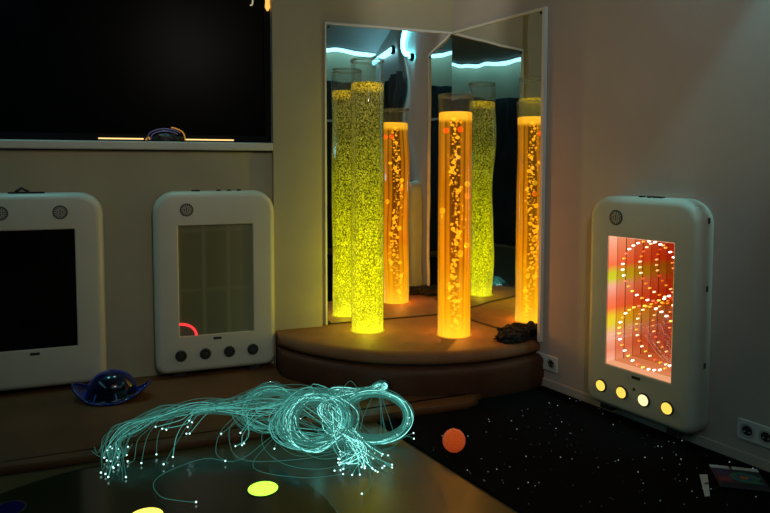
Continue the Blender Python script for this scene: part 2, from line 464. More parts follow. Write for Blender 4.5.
# ------------------------------------------------------------------ quarter-round platform
PC = Vector((-0.19, 0.206))
XCUT = -1.130
def arc_pts(R, n=64, yl=PILY-0.004):
    """front edge from the pier round to the right wall; cut straight at the left beside the panel"""
    pts = []
    aL = PI + math.asin((PC.y-yl)/R)
    if PC.x+R*math.cos(aL) < XCUT: aL = PI + math.acos((PC.x-XCUT)/R)
    aR = aL+1
    for i in range(4000):
        a = aL + (PI*1.2)*i/4000
        q = Vector((PC.x+R*math.cos(a), PC.y+R*math.sin(a), 0))
        if i > 200 and q.dot(Mn) < 0.002: aR = a; break
    pts.append(Vector((max(XCUT, PC.x+R*math.cos(aL))-0.0005, yl)))
    for i in range(n+1):
        a = aL+(aR-aL)*i/n
        pts.append(Vector((PC.x+R*math.cos(a), PC.y+R*math.sin(a)-(0.0005 if i == 0 else 0))))
    return pts
def back_pts():
    c = [Vector((0.0, 0.0)) + Vector((Mn.x, Mn.y))*0.002 + Vector((0, -0.002)), Vector((PIL1+0.0, -0.002)), Vector((PIL1, PILY-0.002))]
    return c
def slab(bm, prof, n=64):
    """prof: list of (radius, z) from bottom to top; flat caps"""
    loops = []
    for R, z in prof:
        L = [(p.x, p.y, z) for p in arc_pts(R, n)] + [(p.x, p.y, z) for p in back_pts()]
        loops.append(L)
    loft(bm, loops, True, True)
plat = thing('corner_platform', 'brown leather quarter-round platform filling the mirrored corner under the tubes', 'platform', (PC.x, PC.y, 0))
def pp(name, bm, mat, smooth=True):
    o = obj(name, bm, mat, plat, smooth); o.location = (-PC.x, -PC.y, 0)
    return o
def shade_auto(o, ang=40):
    me = o.data
    me.set_sharp_from_angle(angle=math.radians(ang))
bm = bmesh.new()
slab(bm, [(1.035, 0.001), (1.045, 0.02), (1.045, 0.13), (1.043, 0.15), (1.034, 0.162), (1.015, 0.167), (0.985, 0.168)])
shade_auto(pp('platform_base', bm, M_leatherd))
bm = bmesh.new(); slab(bm, [(0.992, 0.168), (0.992, 0.176)]); shade_auto(pp('shadow_gap', bm, M_seam))
bm = bmesh.new()
slab(bm, [(0.985, 0.176), (1.0, 0.178), (1.011, 0.186), (1.015, 0.199), (1.013, 0.213), (1.004, 0.226), (0.988, 0.2345), (0.965, 0.2378), (0.93, ZB)])
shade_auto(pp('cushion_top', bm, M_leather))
# sleeve where the fibres leave the riser
SA = math.atan2(-0.69-PC.y, -0.695-PC.x)
SR = 1.045
SP = Vector((PC.x+SR*math.cos(SA), PC.y+SR*math.sin(SA), 0.085))
bm = bmesh.new()
lathe(bm, [(0.020, -0.03), (0.020, 0.034), (0.027, 0.034), (0.031, 0.028), (0.031, -0.004), (0.040, -0.006), (0.040, -0.012), (0.020, -0.03)], 24)
d = Vector((math.cos(SA), math.sin(SA), 0.12)).normalized()
Rm = d.to_track_quat('Z', 'Y').to_matrix().to_4x4()
bmesh.ops.transform(bm, matrix=Matrix.Translation(SP) @ Rm, verts=bm.verts[:])
pp('fibre_outlet', bm, M_black)

# ------------------------------------------------------------------ bubble tubes
TR = 0.0944
def bubble_tube(label, x, y, top, water, kind):
    t = thing('bubble_tube', label, 'bubble tube', (x, y, ZB), group='bubble tubes')
    H = top-ZB; WH = water-ZB
    bm = bmesh.new()
    lathe(bm, [(TR, 0.001), (TR, H-0.006), (TR-0.002, H), (TR-0.003, H), (TR-0.0035, H-0.006), (TR-0.0035, 0.001)], 64, closed=True)
    obj('tube_wall', bm, acryl(WH), t, True)
    bm = bmesh.new()
    lathe(bm, [(TR+0.0012, H-0.012), (TR+0.0015, H-0.001), (TR-0.001, H+0.001), (TR-0.008, H+0.001), (TR-0.0085, H-0.012)], 64, closed=True)
    obj('rim', bm, M_acrylrim, t, True)
    bm = bmesh.new()
    lathe(bm, [(TR-0.0042, 0.002), (TR-0.0042, WH-0.004), (TR-0.010, WH)], 64, True, True)
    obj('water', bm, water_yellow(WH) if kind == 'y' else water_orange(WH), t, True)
    shade_auto(t.children[-1], 50)
    bm = bmesh.new()
    lathe(bm, [(TR+0.001, 0.0), (TR+0.004, 0.0), (TR+0.004, 0.003), (TR+0.001, 0.006)], 48, closed=True)
    obj('base_ring', bm, M_baseY if kind == 'y' else M_baseO, t, True)
    rnd = random.Random(11 if kind == 'y' else 23)
    bm = bmesh.new()
    if kind == 'o':
        z = 0.03
        while z < WH-0.03:
            a = z*9.0
            for q in range(rnd.choice((2, 2, 3, 4))):
                r = rnd.choice((0.0025, 0.003, 0.0035, 0.004, 0.005, 0.006, 0.008)) if rnd.random() < 0.95 else 0.012
                ox = 0.012*math.cos(a)+rnd.gauss(0.006, 0.016); oy = 0.012*math.sin(a)+rnd.gauss(0, 0.016)
                vs = ico(bm, (0, 0, 0), r, 2 if r > 0.007 else 1)
                sq = rnd.uniform(0.65, 1.0)
                for v in vs: v.co = Vector((v.co.x+ox, v.co.y+oy, v.co.z*sq+z+rnd.uniform(-0.006, 0.006) if False else v.co.z*sq+z))
            z += rnd.uniform(0.004, 0.016)
    else:
        for q in range(1500):
            a = rnd.uniform(0, 2*PI); rr = rnd.uniform(0.070, TR-0.010)
            ico(bm, (rr*math.cos(a), rr*math.sin(a), rnd.uniform(0.02, WH-0.02)), rnd.choice((0.0016, 0.002, 0.0026, 0.0034)), 1)
    b = obj('bubbles', bm, M_bub_o if kind == 'o' else M_bub_y, t, True); b['kind'] = 'stuff'
    return t
M_baseY = emis('yellow_base_glow', (1.0, 0.85, 0.02), 0.6, False)
M_baseO = emis('orange_base_glow', (1.0, 0.34, 0.02), 0.7, False)
YX, YY, OX, OY = -0.6335, -0.2199, -0.2101, -0.4729
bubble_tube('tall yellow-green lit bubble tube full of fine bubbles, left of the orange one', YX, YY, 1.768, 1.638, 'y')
bubble_tube('shorter glowing orange bubble tube with large bubbles and floating balls', OX, OY, 1.5646, 1.469, 'o')

# little balls drifting in the orange tube
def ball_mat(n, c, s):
    m = pbr(n, c, 0.3, emit=c, estr=s); m.cycles.emission_sampling = 'NONE'; return m  # emission put in so the balls show bright through the water
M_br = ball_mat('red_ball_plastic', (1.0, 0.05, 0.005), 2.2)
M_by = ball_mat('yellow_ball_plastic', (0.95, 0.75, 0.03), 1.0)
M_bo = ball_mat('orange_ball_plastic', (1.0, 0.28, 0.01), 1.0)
vd = (CP-Vector((OX, OY, 0))); vd.z = 0; vd.normalize(); vr = Vector((-vd.y, vd.x, 0))
for (px, py, m, lab) in (
    (445.5, 130.5, M_br, 'small red ball floating near the top of the orange tube, left of its twin'),
    (459.0, 129.5, M_br, 'small red ball floating near the top of the orange tube, right of its twin'),
    (466.5, 184.0, M_by, 'yellow ball on the right inside of the orange tube, highest of the yellow ones'),
    (466.5, 196.0, M_bo, 'orange ball on the right inside of the orange tube, below a yellow ball'),
    (441.0, 210.5, M_by, 'yellow ball against the left inside of the orange tube'),
    (467.0, 245.0, M_by, 'yellow ball low on the right inside of the orange tube'),
    (460.0, 253.0, M_by, 'yellow ball low in the middle of the orange tube, largest of its kind')):
    # place on the near half of the water cylinder
    lat = (px-454.3)/33.6*2*TR
    lat = max(-0.068, min(0.068, lat))
    dep = math.sqrt(max(0.0, 0.0705**2-lat**2))
    P = Vector((OX, OY, 0)) + vr*lat + vd*dep
    v = fwd + rt*((px-385)/F) - up*((py-203.2515)/F)
    tt = ((P-CP).dot(vd))/(v.dot(vd)); z = (CP+v*tt).z
    bm = bmesh.new(); r = 0.0155
    bmesh.ops.create_uvsphere(bm, u_segments=16, v_segments=10, radius=r)
    for vv in bm.verts:                       # moulded seam round the equator
        if abs(vv.co.z) < 1e-4: vv.co.x *= 1.05; vv.co.y *= 1.05
    o = obj('float_ball', bm, m, None, True, (P.x, P.y, z)); tag(o, lab, 'ball', 'balls in the orange tube')

# ------------------------------------------------------------------ light panels
def rrect(w, z0, z1, rt_, rb_, y, n=8, ins=0.0, cx=0.0):
    """rounded rectangle in the xz plane, counter-clockwise seen from -y"""
    w2 = w-ins; a0 = z0+ins; a1 = z1-ins; pts = []
    rtp = max(rt_-ins, 0.002); rbt = max(rb_-ins, 0.002)
    for (sx, zc, r, st) in ((1, a0+rbt, rbt, -90), (1, a1-rtp, rtp, 0), (-1, a1-rtp, rtp, 90), (-1, a0+rbt, rbt, 180)):
        for i in range(n+1):
            a = math.radians(st+90*i/n)
            pts.append((cx+sx*(w2-r)+r*math.cos(a), y, zc+r*math.sin(a)))
    return pts

def emblem(root, cx, cz, T):
    e = None
    bm = bmesh.new(); disc_y(bm, cx, cz, 0.035, -T+0.004, -T-0.002, 32, 0.001); e = obj('speaker_grille', bm, M_blackgrey, root)
    bm = bmesh.new()
    for i in range(16):
        a = 2*PI*i/16
        Mx = Matrix.Translation((cx, 0, cz)) @ Matrix.Rotation(-a, 4, 'Y')
        box(bm, 0.013, 0.029, -T-0.0032, -T-0.0015, -0.0021, 0.0021, Mx)
    for dx in (-0.0055, 0.0055):
        box(bm, cx+dx-0.0025, cx+dx+0.0025, -T-0.0032, -T-0.0015, cz-0.010, cz+0.010)
    obj('grille_rays', bm, M_emb, e)
M_emb = pbr('grey_plastic_detail', (0.42, 0.40, 0.35), 0.5)

def panel(label, loc, rotz, hw, sw, kind, wall_off=0.0):
    """upright moulded panel; local front faces -y, back on the wall"""
    root = thing('sensory_display', label, 'light panel', loc, rotz, group='upright light panels')
    T = 0.10; z0, z1 = 0.0, 0.985; sz0, sz1 = 0.205, 0.802
    rtp, rbt = 0.115*min(1, hw/0.30), 0.06
    fil = 0.042
    L = [rrect(hw, z0, z1, rtp, rbt, -0.001), rrect(hw, z0, z1, rtp, rbt, -T+fil)]
    for i in range(1, 7):
        a = i/6*PI/2
        L.append(rrect(hw, z0, z1, rtp, rbt, -T+fil-fil*math.sin(a), ins=fil*(1-math.cos(a))*0.8))
    L.append(rrect(sw+0.004, sz0-0.004, sz1+0.004, 0.006, 0.006, -T))
    L.append(rrect(sw, sz0, sz1, 0.004, 0.004, -T+0.004))
    rec = {'lit': 0.072, 'grey': 0.012, 'black': 0.010}[kind]
    L.append(rrect(sw, sz0, sz1, 0.004, 0.004, -T+rec))
    bm = bmesh.new(); loft(bm, L, True, False)
    o = obj('housing', bm, M_white, root, True); shade_auto(o, 35)
    for sx in (-1, 1):
        bm = bmesh.new(); box(bm, sx*hw*0.62-0.03, sx*hw*0.62+0.03, -T+0.02, -0.012, -0.019, 0.002); obj('foot', bm, M_black, root)
    bm = bmesh.new(); box(bm, -0.022, 0.022, -T-0.0015, -T+0.004, 0.175, 0.188); bevel_all(bm, 0.001, 1); obj('slot', bm, M_black, root)
    return root, T, sz0, sz1

# panel with the unlit screen; olive tone and lines paint the room's reflection
root, T_, sz0, sz1 = panel('pale upright light panel with olive grey reflection in its screen, standing beside the pier', (-1.457, 0, 0.056), 0.0, 0.321, 0.196, 'grey')
k = NT('olive_reflection_screen')
tc = k.n('ShaderNodeTexCoord'); sp = k.n('ShaderNodeSeparateXYZ'); k.l(tc.outputs['Object'], sp.inputs[0])
gx = k.math('ABSOLUTE', k.math('SUBTRACT', k.math('FRACT', k.math('MULTIPLY_ADD', sp.outputs['X'], 7.69, 0.0)), 0.5))
gz = k.math('ABSOLUTE', k.math('SUBTRACT', k.math('FRACT', k.math('MULTIPLY_ADD', sp.outputs['Z'], 3.1, 0.1)), 0.5))
lines = k.math('MAXIMUM', k.ramp(gx, ((0.0, 0.6), (0.12, 0.0))), k.ramp(gz, ((0.0, 0.4), (0.05, 0.0))))
gr = k.ramp(sp.outputs['X'], ((0.0, (0.15, 0.145, 0.075)), (0.2, (0.23, 0.22, 0.11))))
c = k.mixc(lines, gr, (0.27, 0.26, 0.15))
pb = k.n('ShaderNodeBsdfPrincipled'); k.l(c, pb.inputs['Base Color']); pb.inputs['Roughness'].default_value = 0.3
M_screeng = k.done(pb.outputs[0])
bm = bmesh.new(); box(bm, -0.196, 0.196, -T_+0.0115, -T_+0.016, sz0, sz1); scr = obj('screen', bm, M_screeng, root)
bm = bmesh.new(); box(bm, -0.196, 0.196, -T_+0.011, -T_+0.0114, sz1-0.004, sz1); obj('screen_shadow_gap', bm, M_blackgrey, root)
pts = [(-0.196+0.086*math.sin(a)+0.0, -T_+0.009, sz0+0.066*math.cos(a)) for a in [PI/2*i/14 for i in range(15)]]
v_, f_ = tube_mesh(pts, 0.0068, 8); obj_raw('red_neon_arc', v_, f_, M_redarc, root)
emblem(root, -0.150, 0.886, T_)
for i in range(4):
    bm = bmesh.new(); disc_y(bm, -0.191+0.127*i, 0.102, 0.030, -T_+0.004, -T_-0.012, 28, 0.004); b = obj('button', bm, M_black, root, False)
    bm = bmesh.new(); disc_y(bm, -0.191+0.127*i, 0.102, 0.0105, -T_-0.011, -T_-0.0135, 16, 0.001); obj('button_mark', bm, M_blackgrey, b)
for x, w in ((-0.10, 0.022), (0.02, 0.011), (0.075, 0.011), (0.128, 0.011)):
    bm = bmesh.new(); box(bm, x-w, x+w, -0.072, -0.045, 0.984, 0.992); bevel_all(bm, 0.002, 1); obj('top_plug', bm, M_black, root)

# panel with the black screen
root, T_, sz0, sz1 = panel('pale upright panel with black screen, cut off by the left picture edge', (-2.342, 0, 0.056), 0.0, 0.325, 0.194, 'black')
k = NT('black_glossy_screen'); pb = k.n('ShaderNodeBsdfPrincipled')
k.l(k.ramp(k.noise(k.coord(), 2.0), ((0.3, (0.002, 0.002, 0.002)), (0.7, (0.007, 0.008, 0.006)))), pb.inputs['Base Color'])
pb.inputs['Roughness'].default_value = 0.25; pb.inputs['Specular IOR Level'].default_value = 0.12
M_screenb = k.done(pb.outputs[0])
bm = bmesh.new(); box(bm, -0.194, 0.194, -T_+0.0095, -T_+0.014, sz0, sz1); obj('screen', bm, M_screenb, root)
emblem(root, 0.131, 0.888, T_); emblem(root, -0.131, 0.888, T_)
bm = bmesh.new(); box(bm, -0.10, 0.06, -0.075, -0.05, 0.983, 0.991); obj('top_clip', bm, M_black, root)
v_, f_ = tube_mesh([(-0.07, -0.06, 0.99), (-0.04, -0.06, 1.012), (-0.035, -0.06, 1.004), (-0.01, -0.06, 0.99)], 0.006, 6); obj_raw('carry_loop', v_, f_, M_black, root)

# lit infinity panel on the right wall
PRC = RW(1.42)
root, T_, sz0, sz1 = panel('lit panel with endless red and yellow light tunnel, four glowing buttons, on right wall', (PRC.x, PRC.y, 0.056), RZ, 0.276, 0.165, 'lit')
SWR = 0.165
k = NT('tunnel_wall_glow')
tc = k.n('ShaderNodeTexCoord'); sp = k.n('ShaderNodeSeparateXYZ'); k.l(tc.outputs['Object'], sp.inputs[0])
f = k.math('DIVIDE', k.math('SUBTRACT', sp.outputs['Z'], sz0), sz1-sz0)
c = k.ramp(f, ((0.0, (0.80, 0.34, 0.16)), (0.02, (0.95, 0.42, 0.26)), (0.10, (0.85, 0.25, 0.14)), (0.22, (0.90, 0.42, 0.26)), (0.30, (0.80, 0.62, 0.03)), (0.36, (0.85, 0.60, 0.02)),
               (0.43, (0.95, 0.17, 0.05)), (0.50, (0.92, 0.20, 0.10)), (0.60, (0.92, 0.40, 0.27)), (0.66, (0.62, 0.62, 0.02)), (0.71, (0.62, 0.56, 0.02)),
               (0.77, (0.95, 0.17, 0.06)), (0.9, (0.95, 0.32, 0.17)), (1.0, (1.0, 0.48, 0.30))))
e = k.n('ShaderNodeEmission'); k.l(c, e.inputs['Color']); e.inputs['Strength'].default_value = 1.2
M_tunnel = k.done(e.outputs[0]); M_tunnel.cycles.emission_sampling = 'NONE'
k = NT('tunnel_mirror'); g = k.n('ShaderNodeBsdfGlossy'); g.inputs['Roughness'].default_value = 0.0
k.l(k.ramp(k.noise(k.coord(), 2.0), ((0.3, (0.82, 0.57, 0.42)), (0.7, (0.84, 0.59, 0.44)))), g.inputs['Color'])
M_tmir = k.done(g.outputs[0])
# one-way mirror pane: clear from the room side, reflecting on its inner face
k = NT('one_way_mirror_pane'); ge = k.n('ShaderNodeNewGeometry')
g = k.n('ShaderNodeBsdfGlossy'); g.inputs['Roughness'].default_value = 0.0; g.inputs['Color'].default_value = (0.90, 0.82, 0.72, 1)
tr = k.n('ShaderNodeBsdfTransparent'); tr.inputs['Color'].default_value = (0.97, 0.97, 0.97, 1)
g2 = k.n('ShaderNodeBsdfGlossy'); g2.inputs['Roughness'].default_value = 0.0; g2.inputs['Color'].default_value = (1, 1, 1, 1)
front = k.mixs(0.10, tr.outputs[0], g2.outputs[0])
M_oneway = k.done(k.mixs(ge.outputs['Backfacing'], front, g.outputs[0]))
D0, D1 = -T_+0.006, -T_+0.070
for nm, bx in (('tunnel_side', (-SWR+0.0006, -SWR+0.002, D0, D1, sz0, sz1)), ('tunnel_side', (SWR-0.002, SWR-0.0006, D0, D1, sz0, sz1)),
               ('tunnel_floor', (-SWR+0.002, SWR-0.002, D0, D1, sz0+0.0006, sz0+0.002)), ('tunnel_top', (-SWR+0.002, SWR-0.002, D0, D1, sz1-0.002, sz1-0.0006))):
    bm = bmesh.new(); box(bm, *bx); obj(nm, bm, M_tunnel, root)
bm = bmesh.new()
box(bm, -SWR+0.002, -SWR+0.0035, D1-0.0012, D1-0.0001, sz0+0.002, sz1-0.002); obj('tunnel_seam', bm, emis('tunnel_seam_dark', (0.40, 0.11, 0.06), 1.0, False), root)
bm = bmesh.new(); box(bm, -SWR+0.002, -SWR+0.0035, D0, D0+0.0014, sz0+0.002, sz1-0.002); obj('tunnel_seam', bm, emis('tunnel_seam_red', (0.30, 0.075, 0.04), 1.0, False), root)
bm = bmesh.new(); box(bm, -SWR, SWR, D1, D1+0.003, sz0, sz1); obj('back_mirror', bm, M_tmir, root)
me = bpy.data.meshes.new('front_pane')
me.from_pydata([(-SWR, D0-0.001, sz0), (SWR, D0-0.001, sz0), (SWR, D0-0.001, sz1), (-SWR, D0-0.001, sz1)], [], [(0, 1, 2, 3)])
me.materials.append(M_oneway); link(bpy.data.objects.new('front_pane', me), root)
# two linked rings of LEDs, then a scatter of coloured ones
zm = (sz0+sz1)/2
leds = []
ledm = {}
for n_, c_, s_ in (('white', (1.0, 0.95, 0.90), 5.0), ('yellow', (1.0, 0.85, 0.12), 2.4), ('orange', (1.0, 0.42, 0.05), 2.2), ('red', (1.0, 0.20, 0.12), 2.2)):
    m_ = emis('led_%s' % n_, c_, s_, False)
    bm = bmesh.new(); bmesh.ops.create_uvsphere(bm, u_segments=8, v_segments=6, radius=0.0041)
    mm_ = bpy.data.meshes.new('led_light'); bm.to_mesh(mm_); bm.free(); mm_.materials.append(m_); ledm[n_] = mm_
rl = random.Random(3)
for (cz, R, n_) in ((zm+0.153, 0.132, 31), (zm-0.148, 0.142, 33)):
    for i in range(n_):
        a = 2*PI*i/n_
        leds.append((R*1.06*math.cos(a)+0.008, cz+R*math.sin(a), i))
for (x, z, i) in leds:
    nm = ('white', 'white', 'yellow', 'white', 'orange', 'orange', 'yellow', 'white', 'white', 'red')[(i*7+int(z*40)) % 10]
    o = bpy.data.objects.new('led_light', ledm[nm]); link(o, root); o.location = (x, D1-0.006, z)
emblem(root, -0.122, 0.889, T_)
for i in range(4):
    cx = -0.182+0.1125*i
    bm = bmesh.new(); disc_y(bm, cx, 0.096, 0.030, -T_+0.004, -T_-0.006, 28, 0.003); b = obj('button', bm, M_black, root)
    bm = bmesh.new(); disc_y(bm, cx, 0.096, 0.0245, -T_-0.005, -T_-0.013, 28, 0.005); obj('lit_cap', bm, M_button if i != 2 else M_button2, b)
bm = bmesh.new(); disc_y(bm, -0.008, 0.128, 0.007, -T_+0.003, -T_-0.002, 14, 0.001); obj('sensor_dot', bm, M_black, root)
for x in (-0.02, 0.02, 0.05, 0.075):
    bm = bmesh.new(); box(bm, x-0.010, x+0.010, -0.07, -0.045, 0.984, 0.991); bevel_all(bm, 0.002, 1); obj('top_plug', bm, M_black, root)
for z in (0.30, 0.62, 0.90):
    bm = bmesh.new(); box(bm, 0.2755, 0.2775, -0.045, -0.030, z-0.012, z+0.012); obj('side_clip', bm, M_blackgrey, root)

# ------------------------------------------------------------------ sockets
def socket(label, s, z):
    P = RW(s, 0, z)
    root = thing('wall_socket', label, 'socket', P, RZ, group='double wall sockets')
    bm = bmesh.new()
    loft(bm, [rrect(0.076, -0.0405, 0.0405, 0.006, 0.006, -0.0005, 4), rrect(0.076, -0.0405, 0.0405, 0.006, 0.006, -0.007, 4), rrect(0.074, -0.0385, 0.0385, 0.005, 0.005, -0.0095, 4)], True, True)
    obj('frame', bm, M_trimw, root)
    for cx in (-0.0355, 0.0355):
        bm = bmesh.new()
        seg = 28; L = []
        for (r, y) in ((0.0285, -0.0094), (0.0285, -0.0125), (0.0215, -0.0125), (0.0205, -0.0100), (0.0015, -0.0099)):
            L.append([(cx+r*math.cos(2*PI*i/seg), y, r*math.sin(2*PI*i/seg)) for i in range(seg)])
        loft(bm, L); o = obj('socket_well', bm, M_sock, root, False)
        bm = bmesh.new(); disc_y(bm, cx, 0.0, 0.0195, -0.0095, -0.0105, 24, 0.0003); obj('well_shade', bm, M_black, o)  # dark disc stands in for the shade inside the well
        for dx in (-0.0095, 0.0095):
            bm = bmesh.new(); disc_y(bm, cx+dx, -0.004, 0.0035, -0.0100, -0.0112, 10); obj('pin_hole', bm, M_sock, o)
M_sock = pbr('socket_plastic', (0.40, 0.41, 0.42), 0.4)
socket('white double wall socket near the right picture edge, beyond the lit panel', 1.822-0.001+0.0755, 0.1342)
socket('white double wall socket half hidden at the right end of the platform', 0.812, 0.1342)

# ------------------------------------------------------------------ floor coverings
MATZ = 0.036
bm = bmesh.new()
def mat_outline(ins=0.0):
    y0 = -0.93+ins; x1 = -0.255-ins; r = 0.13-ins
    P = [(-3.6+ins, -0.002-ins*0.2), (-3.6+ins, y0)]
    P += [(x1-r+r*math.sin(a), y0+r-r*math.cos(a)) for a in [PI/2*i/8 for i in range(9)]]
    P += [(x1, -0.80)]
    # back edge follows the riser of the platform, then runs along the wall
    aa0 = math.atan2(-0.845-PC.y, -0.255-PC.x); R = 1.052
    a1 = -PI/2-1.235
    for i in range(22):
        a = (-1.62)+(a1+1.62)*i/21
        P.append((max(XCUT-0.008, PC.x+R*math.cos(a)), PC.y+R*math.sin(a)))
    P += [(XCUT-0.0085, PILY-0.003), (XCUT-0.0088, -0.002-ins*0.2)]
    return P
loft(bm, [[(x, y, z) for x, y in mat_outline(i)] for i, z in ((0.004, 0.001), (0.0, 0.008), (0.0, 0.024), (0.006, 0.033), (0.014, MATZ))], True, True)
o = obj('floor_mat', bm, M_mat, None, True); shade_auto(o, 35)
tag(o, 'low brown padded mat along the left wall under the two pale panels', 'mat')

bm = bmesh.new()
L = []
for z, ins in ((0.001, 0), (0.006, 0), (0.008, 0.003)):
    q = [RW(0.80+ins, 0.014+ins), RW(4.4, 0.014+ins), RW(4.4, 1.022-ins), RW(1.02+ins, 1.022-ins), RW(0.98, 0.80)]
    # inner end stops just short of platform and mat
    L.append([(p.x, p.y, z) for p in q])
# rebuild inner end so that it follows the riser
def carpet_outline(ins):
    P = []
    R = 1.052
    pr = []
    for i in range(400):
        a = -PI/2-0.04+1.4*i/400
        p = Vector((PC.x+R*math.cos(a), PC.y+R*math.sin(a), 0))
        if p.dot(Mn) < 0.016+ins: break
        pr.append((p.x, p.y))
    pr = pr[::12]+[pr[-1]]
    pr = [p for p in pr if p[0] > -0.245]
    e1 = RW(4.4, 0.014+ins); e2 = RW(4.4, 1.022-ins)
    # straight left edge parallel to the right wall up to the mat
    y = -0.945-ins
    s = ((Mn*(1.022-ins)).y - y)/(-E_.y)
    e3 = RW(s, 1.022-ins)
    r0 = RW(pr and max(0.80, Vector((pr[-1][0], pr[-1][1], 0)).dot(E_)), 0.014+ins)
    P = [(e1.x, e1.y), (e2.x, e2.y), (e3.x, e3.y)] + [(-0.248-0.137+0.137*math.sin(a), -0.937-ins+0.137-0.137*math.cos(a)) for a in [PI/2*i/8 for i in range(9)]]
    P = [p for p in P if (Vector(p)-PC).length > 1.056] + pr
    return P
bm = bmesh.new(); loft(bm, [[(x, y, z) for x, y in carpet_outline(i)] for i, z in ((0, 0.001), (0, 0.006), (0.003, 0.008))], True, True)
carpet = thing('star_carpet', 'black carpet strewn with tiny star lights along the right wall', 'carpet', (0, -1.5, 0))
o = obj('pile', bm, M_carpet, carpet); o.location = (0, 1.5, 0)
rs = random.Random(5); stars = []
tries = 0
while len(stars) < 260 and tries < 9000:
    tries += 1
    s = rs.uniform(0.95, 2.7); off = rs.uniform(0.03, 1.0)
    p = RW(s, off)
    if p.y > -0.96 and p.x < -0.2: continue
    if (Vector((p.x, p.y))-PC).length < 1.09: continue
    stars.append((p.x, p.y, rs.choice((0.0012, 0.0014, 0.0016, 0.0019, 0.0023)), rs.random()))
stars.sort(key=lambda q: -q[2])
def starmesh(m, r):
    bm = bmesh.new(); bmesh.ops.create_icosphere(bm, subdivisions=1, radius=r)
    me_ = bpy.data.meshes.new('star_light'); bm.to_mesh(me_); bm.free(); me_.materials.append(m); return me_
sm = [starmesh(M_starb, 0.0023), starmesh(M_star, 0.0026)]
for i, (x, y, r, t) in enumerate(stars[:100]):
    o = bpy.data.objects.new('star_light', sm[0 if t > 0.55 else 1]); link(o, carpet); o.location = (x, y+1.5, 0.0088)
bm = bmesh.new()
for (x, y, r, t) in stars[100:]: ico(bm, (x, y+1.5, 0.0085), r, 1)
o = obj('small_star_lights', bm, M_star, carpet); o['kind'] = 'stuff'

# round dark inlay with lit lenses
DC = Vector((-1.90, -1.655, 0))
root = thing('floor_light_disc', 'dark glossy round floor disc with a glowing green and an amber lens', 'floor light', DC)
bm = bmesh.new(); lathe(bm, [(0.70, 0.0005), (0.70, 0.003), (0.696, 0.005), (0.3, 0.005)], 96, True, True); obj('disc', bm, M_disc, root)
for nm, (px, py), m, r in (('green_lens', (263, 488.5), M_green, 0.054), ('amber_lens', (145.5, 516.5), M_orange_l, 0.056), ('blue_lens', (8, 509), M_blue_l, 0.05)):
    P = at(px, py, 0.006)-DC
    bm = bmesh.new(); lathe(bm, [(r, 0.0045), (r, 0.006), (r-0.004, 0.0075), (r*0.5, 0.0085)], 40, True, True)
    o = obj(nm, bm, m, root, True); o.location = (P.x, P.y, 0)
    bm = bmesh.new(); lathe(bm, [(r, 0.0045), (r+0.006, 0.0045), (r+0.006, 0.0065), (r, 0.0068)], 40, closed=True); q = obj('lens_ring', bm, M_blackgrey, o)

# ------------------------------------------------------------------ fibre optic bundle
fib = thing('fibre_optic_bundle', 'coiled bundle of glowing turquoise optic fibres spilling from the platform', 'fibre optic light', (-1.1, -0.9, 0))
FO = Vector((1.1, 0.9, 0))
rf = random.Random(42)
d_out = Vector((math.cos(SA), math.sin(SA), 0.12)).normalized()
MOUTH = SP + d_out*0.036
def ground(p):
    """height of what lies under a point: mat or floor"""
    return MATZ+0.003 if p.y > -0.93 else 0.010
def A3(px, py, h, jp=2.0, jz=0.008):
    px += rf.gauss(0, jp); py += rf.gauss(0, jp*0.8)
    h = max(0.0, h+rf.gauss(0, jz))
    p = at(px, py, 0.04+h)
    if p.y < -0.93: p = at(px, py, 0.012+h)
    p.z = max(p.z, ground(p)); return p
rH = Vector((rt.x, rt.y, 0)).normalized(); fH = Vector((fwd.x, fwd.y, 0)).normalized()
def ring_pt(c, ru, rv, tilt, a):
    upv = (Vector((0, 0, 1))*math.sin(tilt)+fH*math.cos(tilt))
    return c + rH*(ru*math.cos(a)) + upv*(rv*math.sin(a))
cA = at(373, 442, 0.012); cA = cA + (Vector((0, 0, 1))*math.sin(0.87)+fH*math.cos(0.87))*0.105 + Vector((0, 0, 0.004))
cB = at(312, 456, 0.012); cB = cB + (Vector((0, 0, 1))*math.sin(0.75)+fH*math.cos(0.75))*0.150 + Vector((0, 0, 0.004))
cC = at(266, 429, 0.040); cC = cC + (Vector((0, 0, 1))*math.sin(0.85)+fH*math.cos(0.85))*0.085 + Vector((0, 0, 0.004))

def start_pts(sp=0.012):
    j = Vector((rf.gauss(0, 1), rf.gauss(0, 1), rf.gauss(0, 1)))
    return [MOUTH-d_out*0.03 + j*0.004, MOUTH + j*0.006, MOUTH+d_out*0.03+Vector((-0.02, 0, 0.006))+j*0.010]

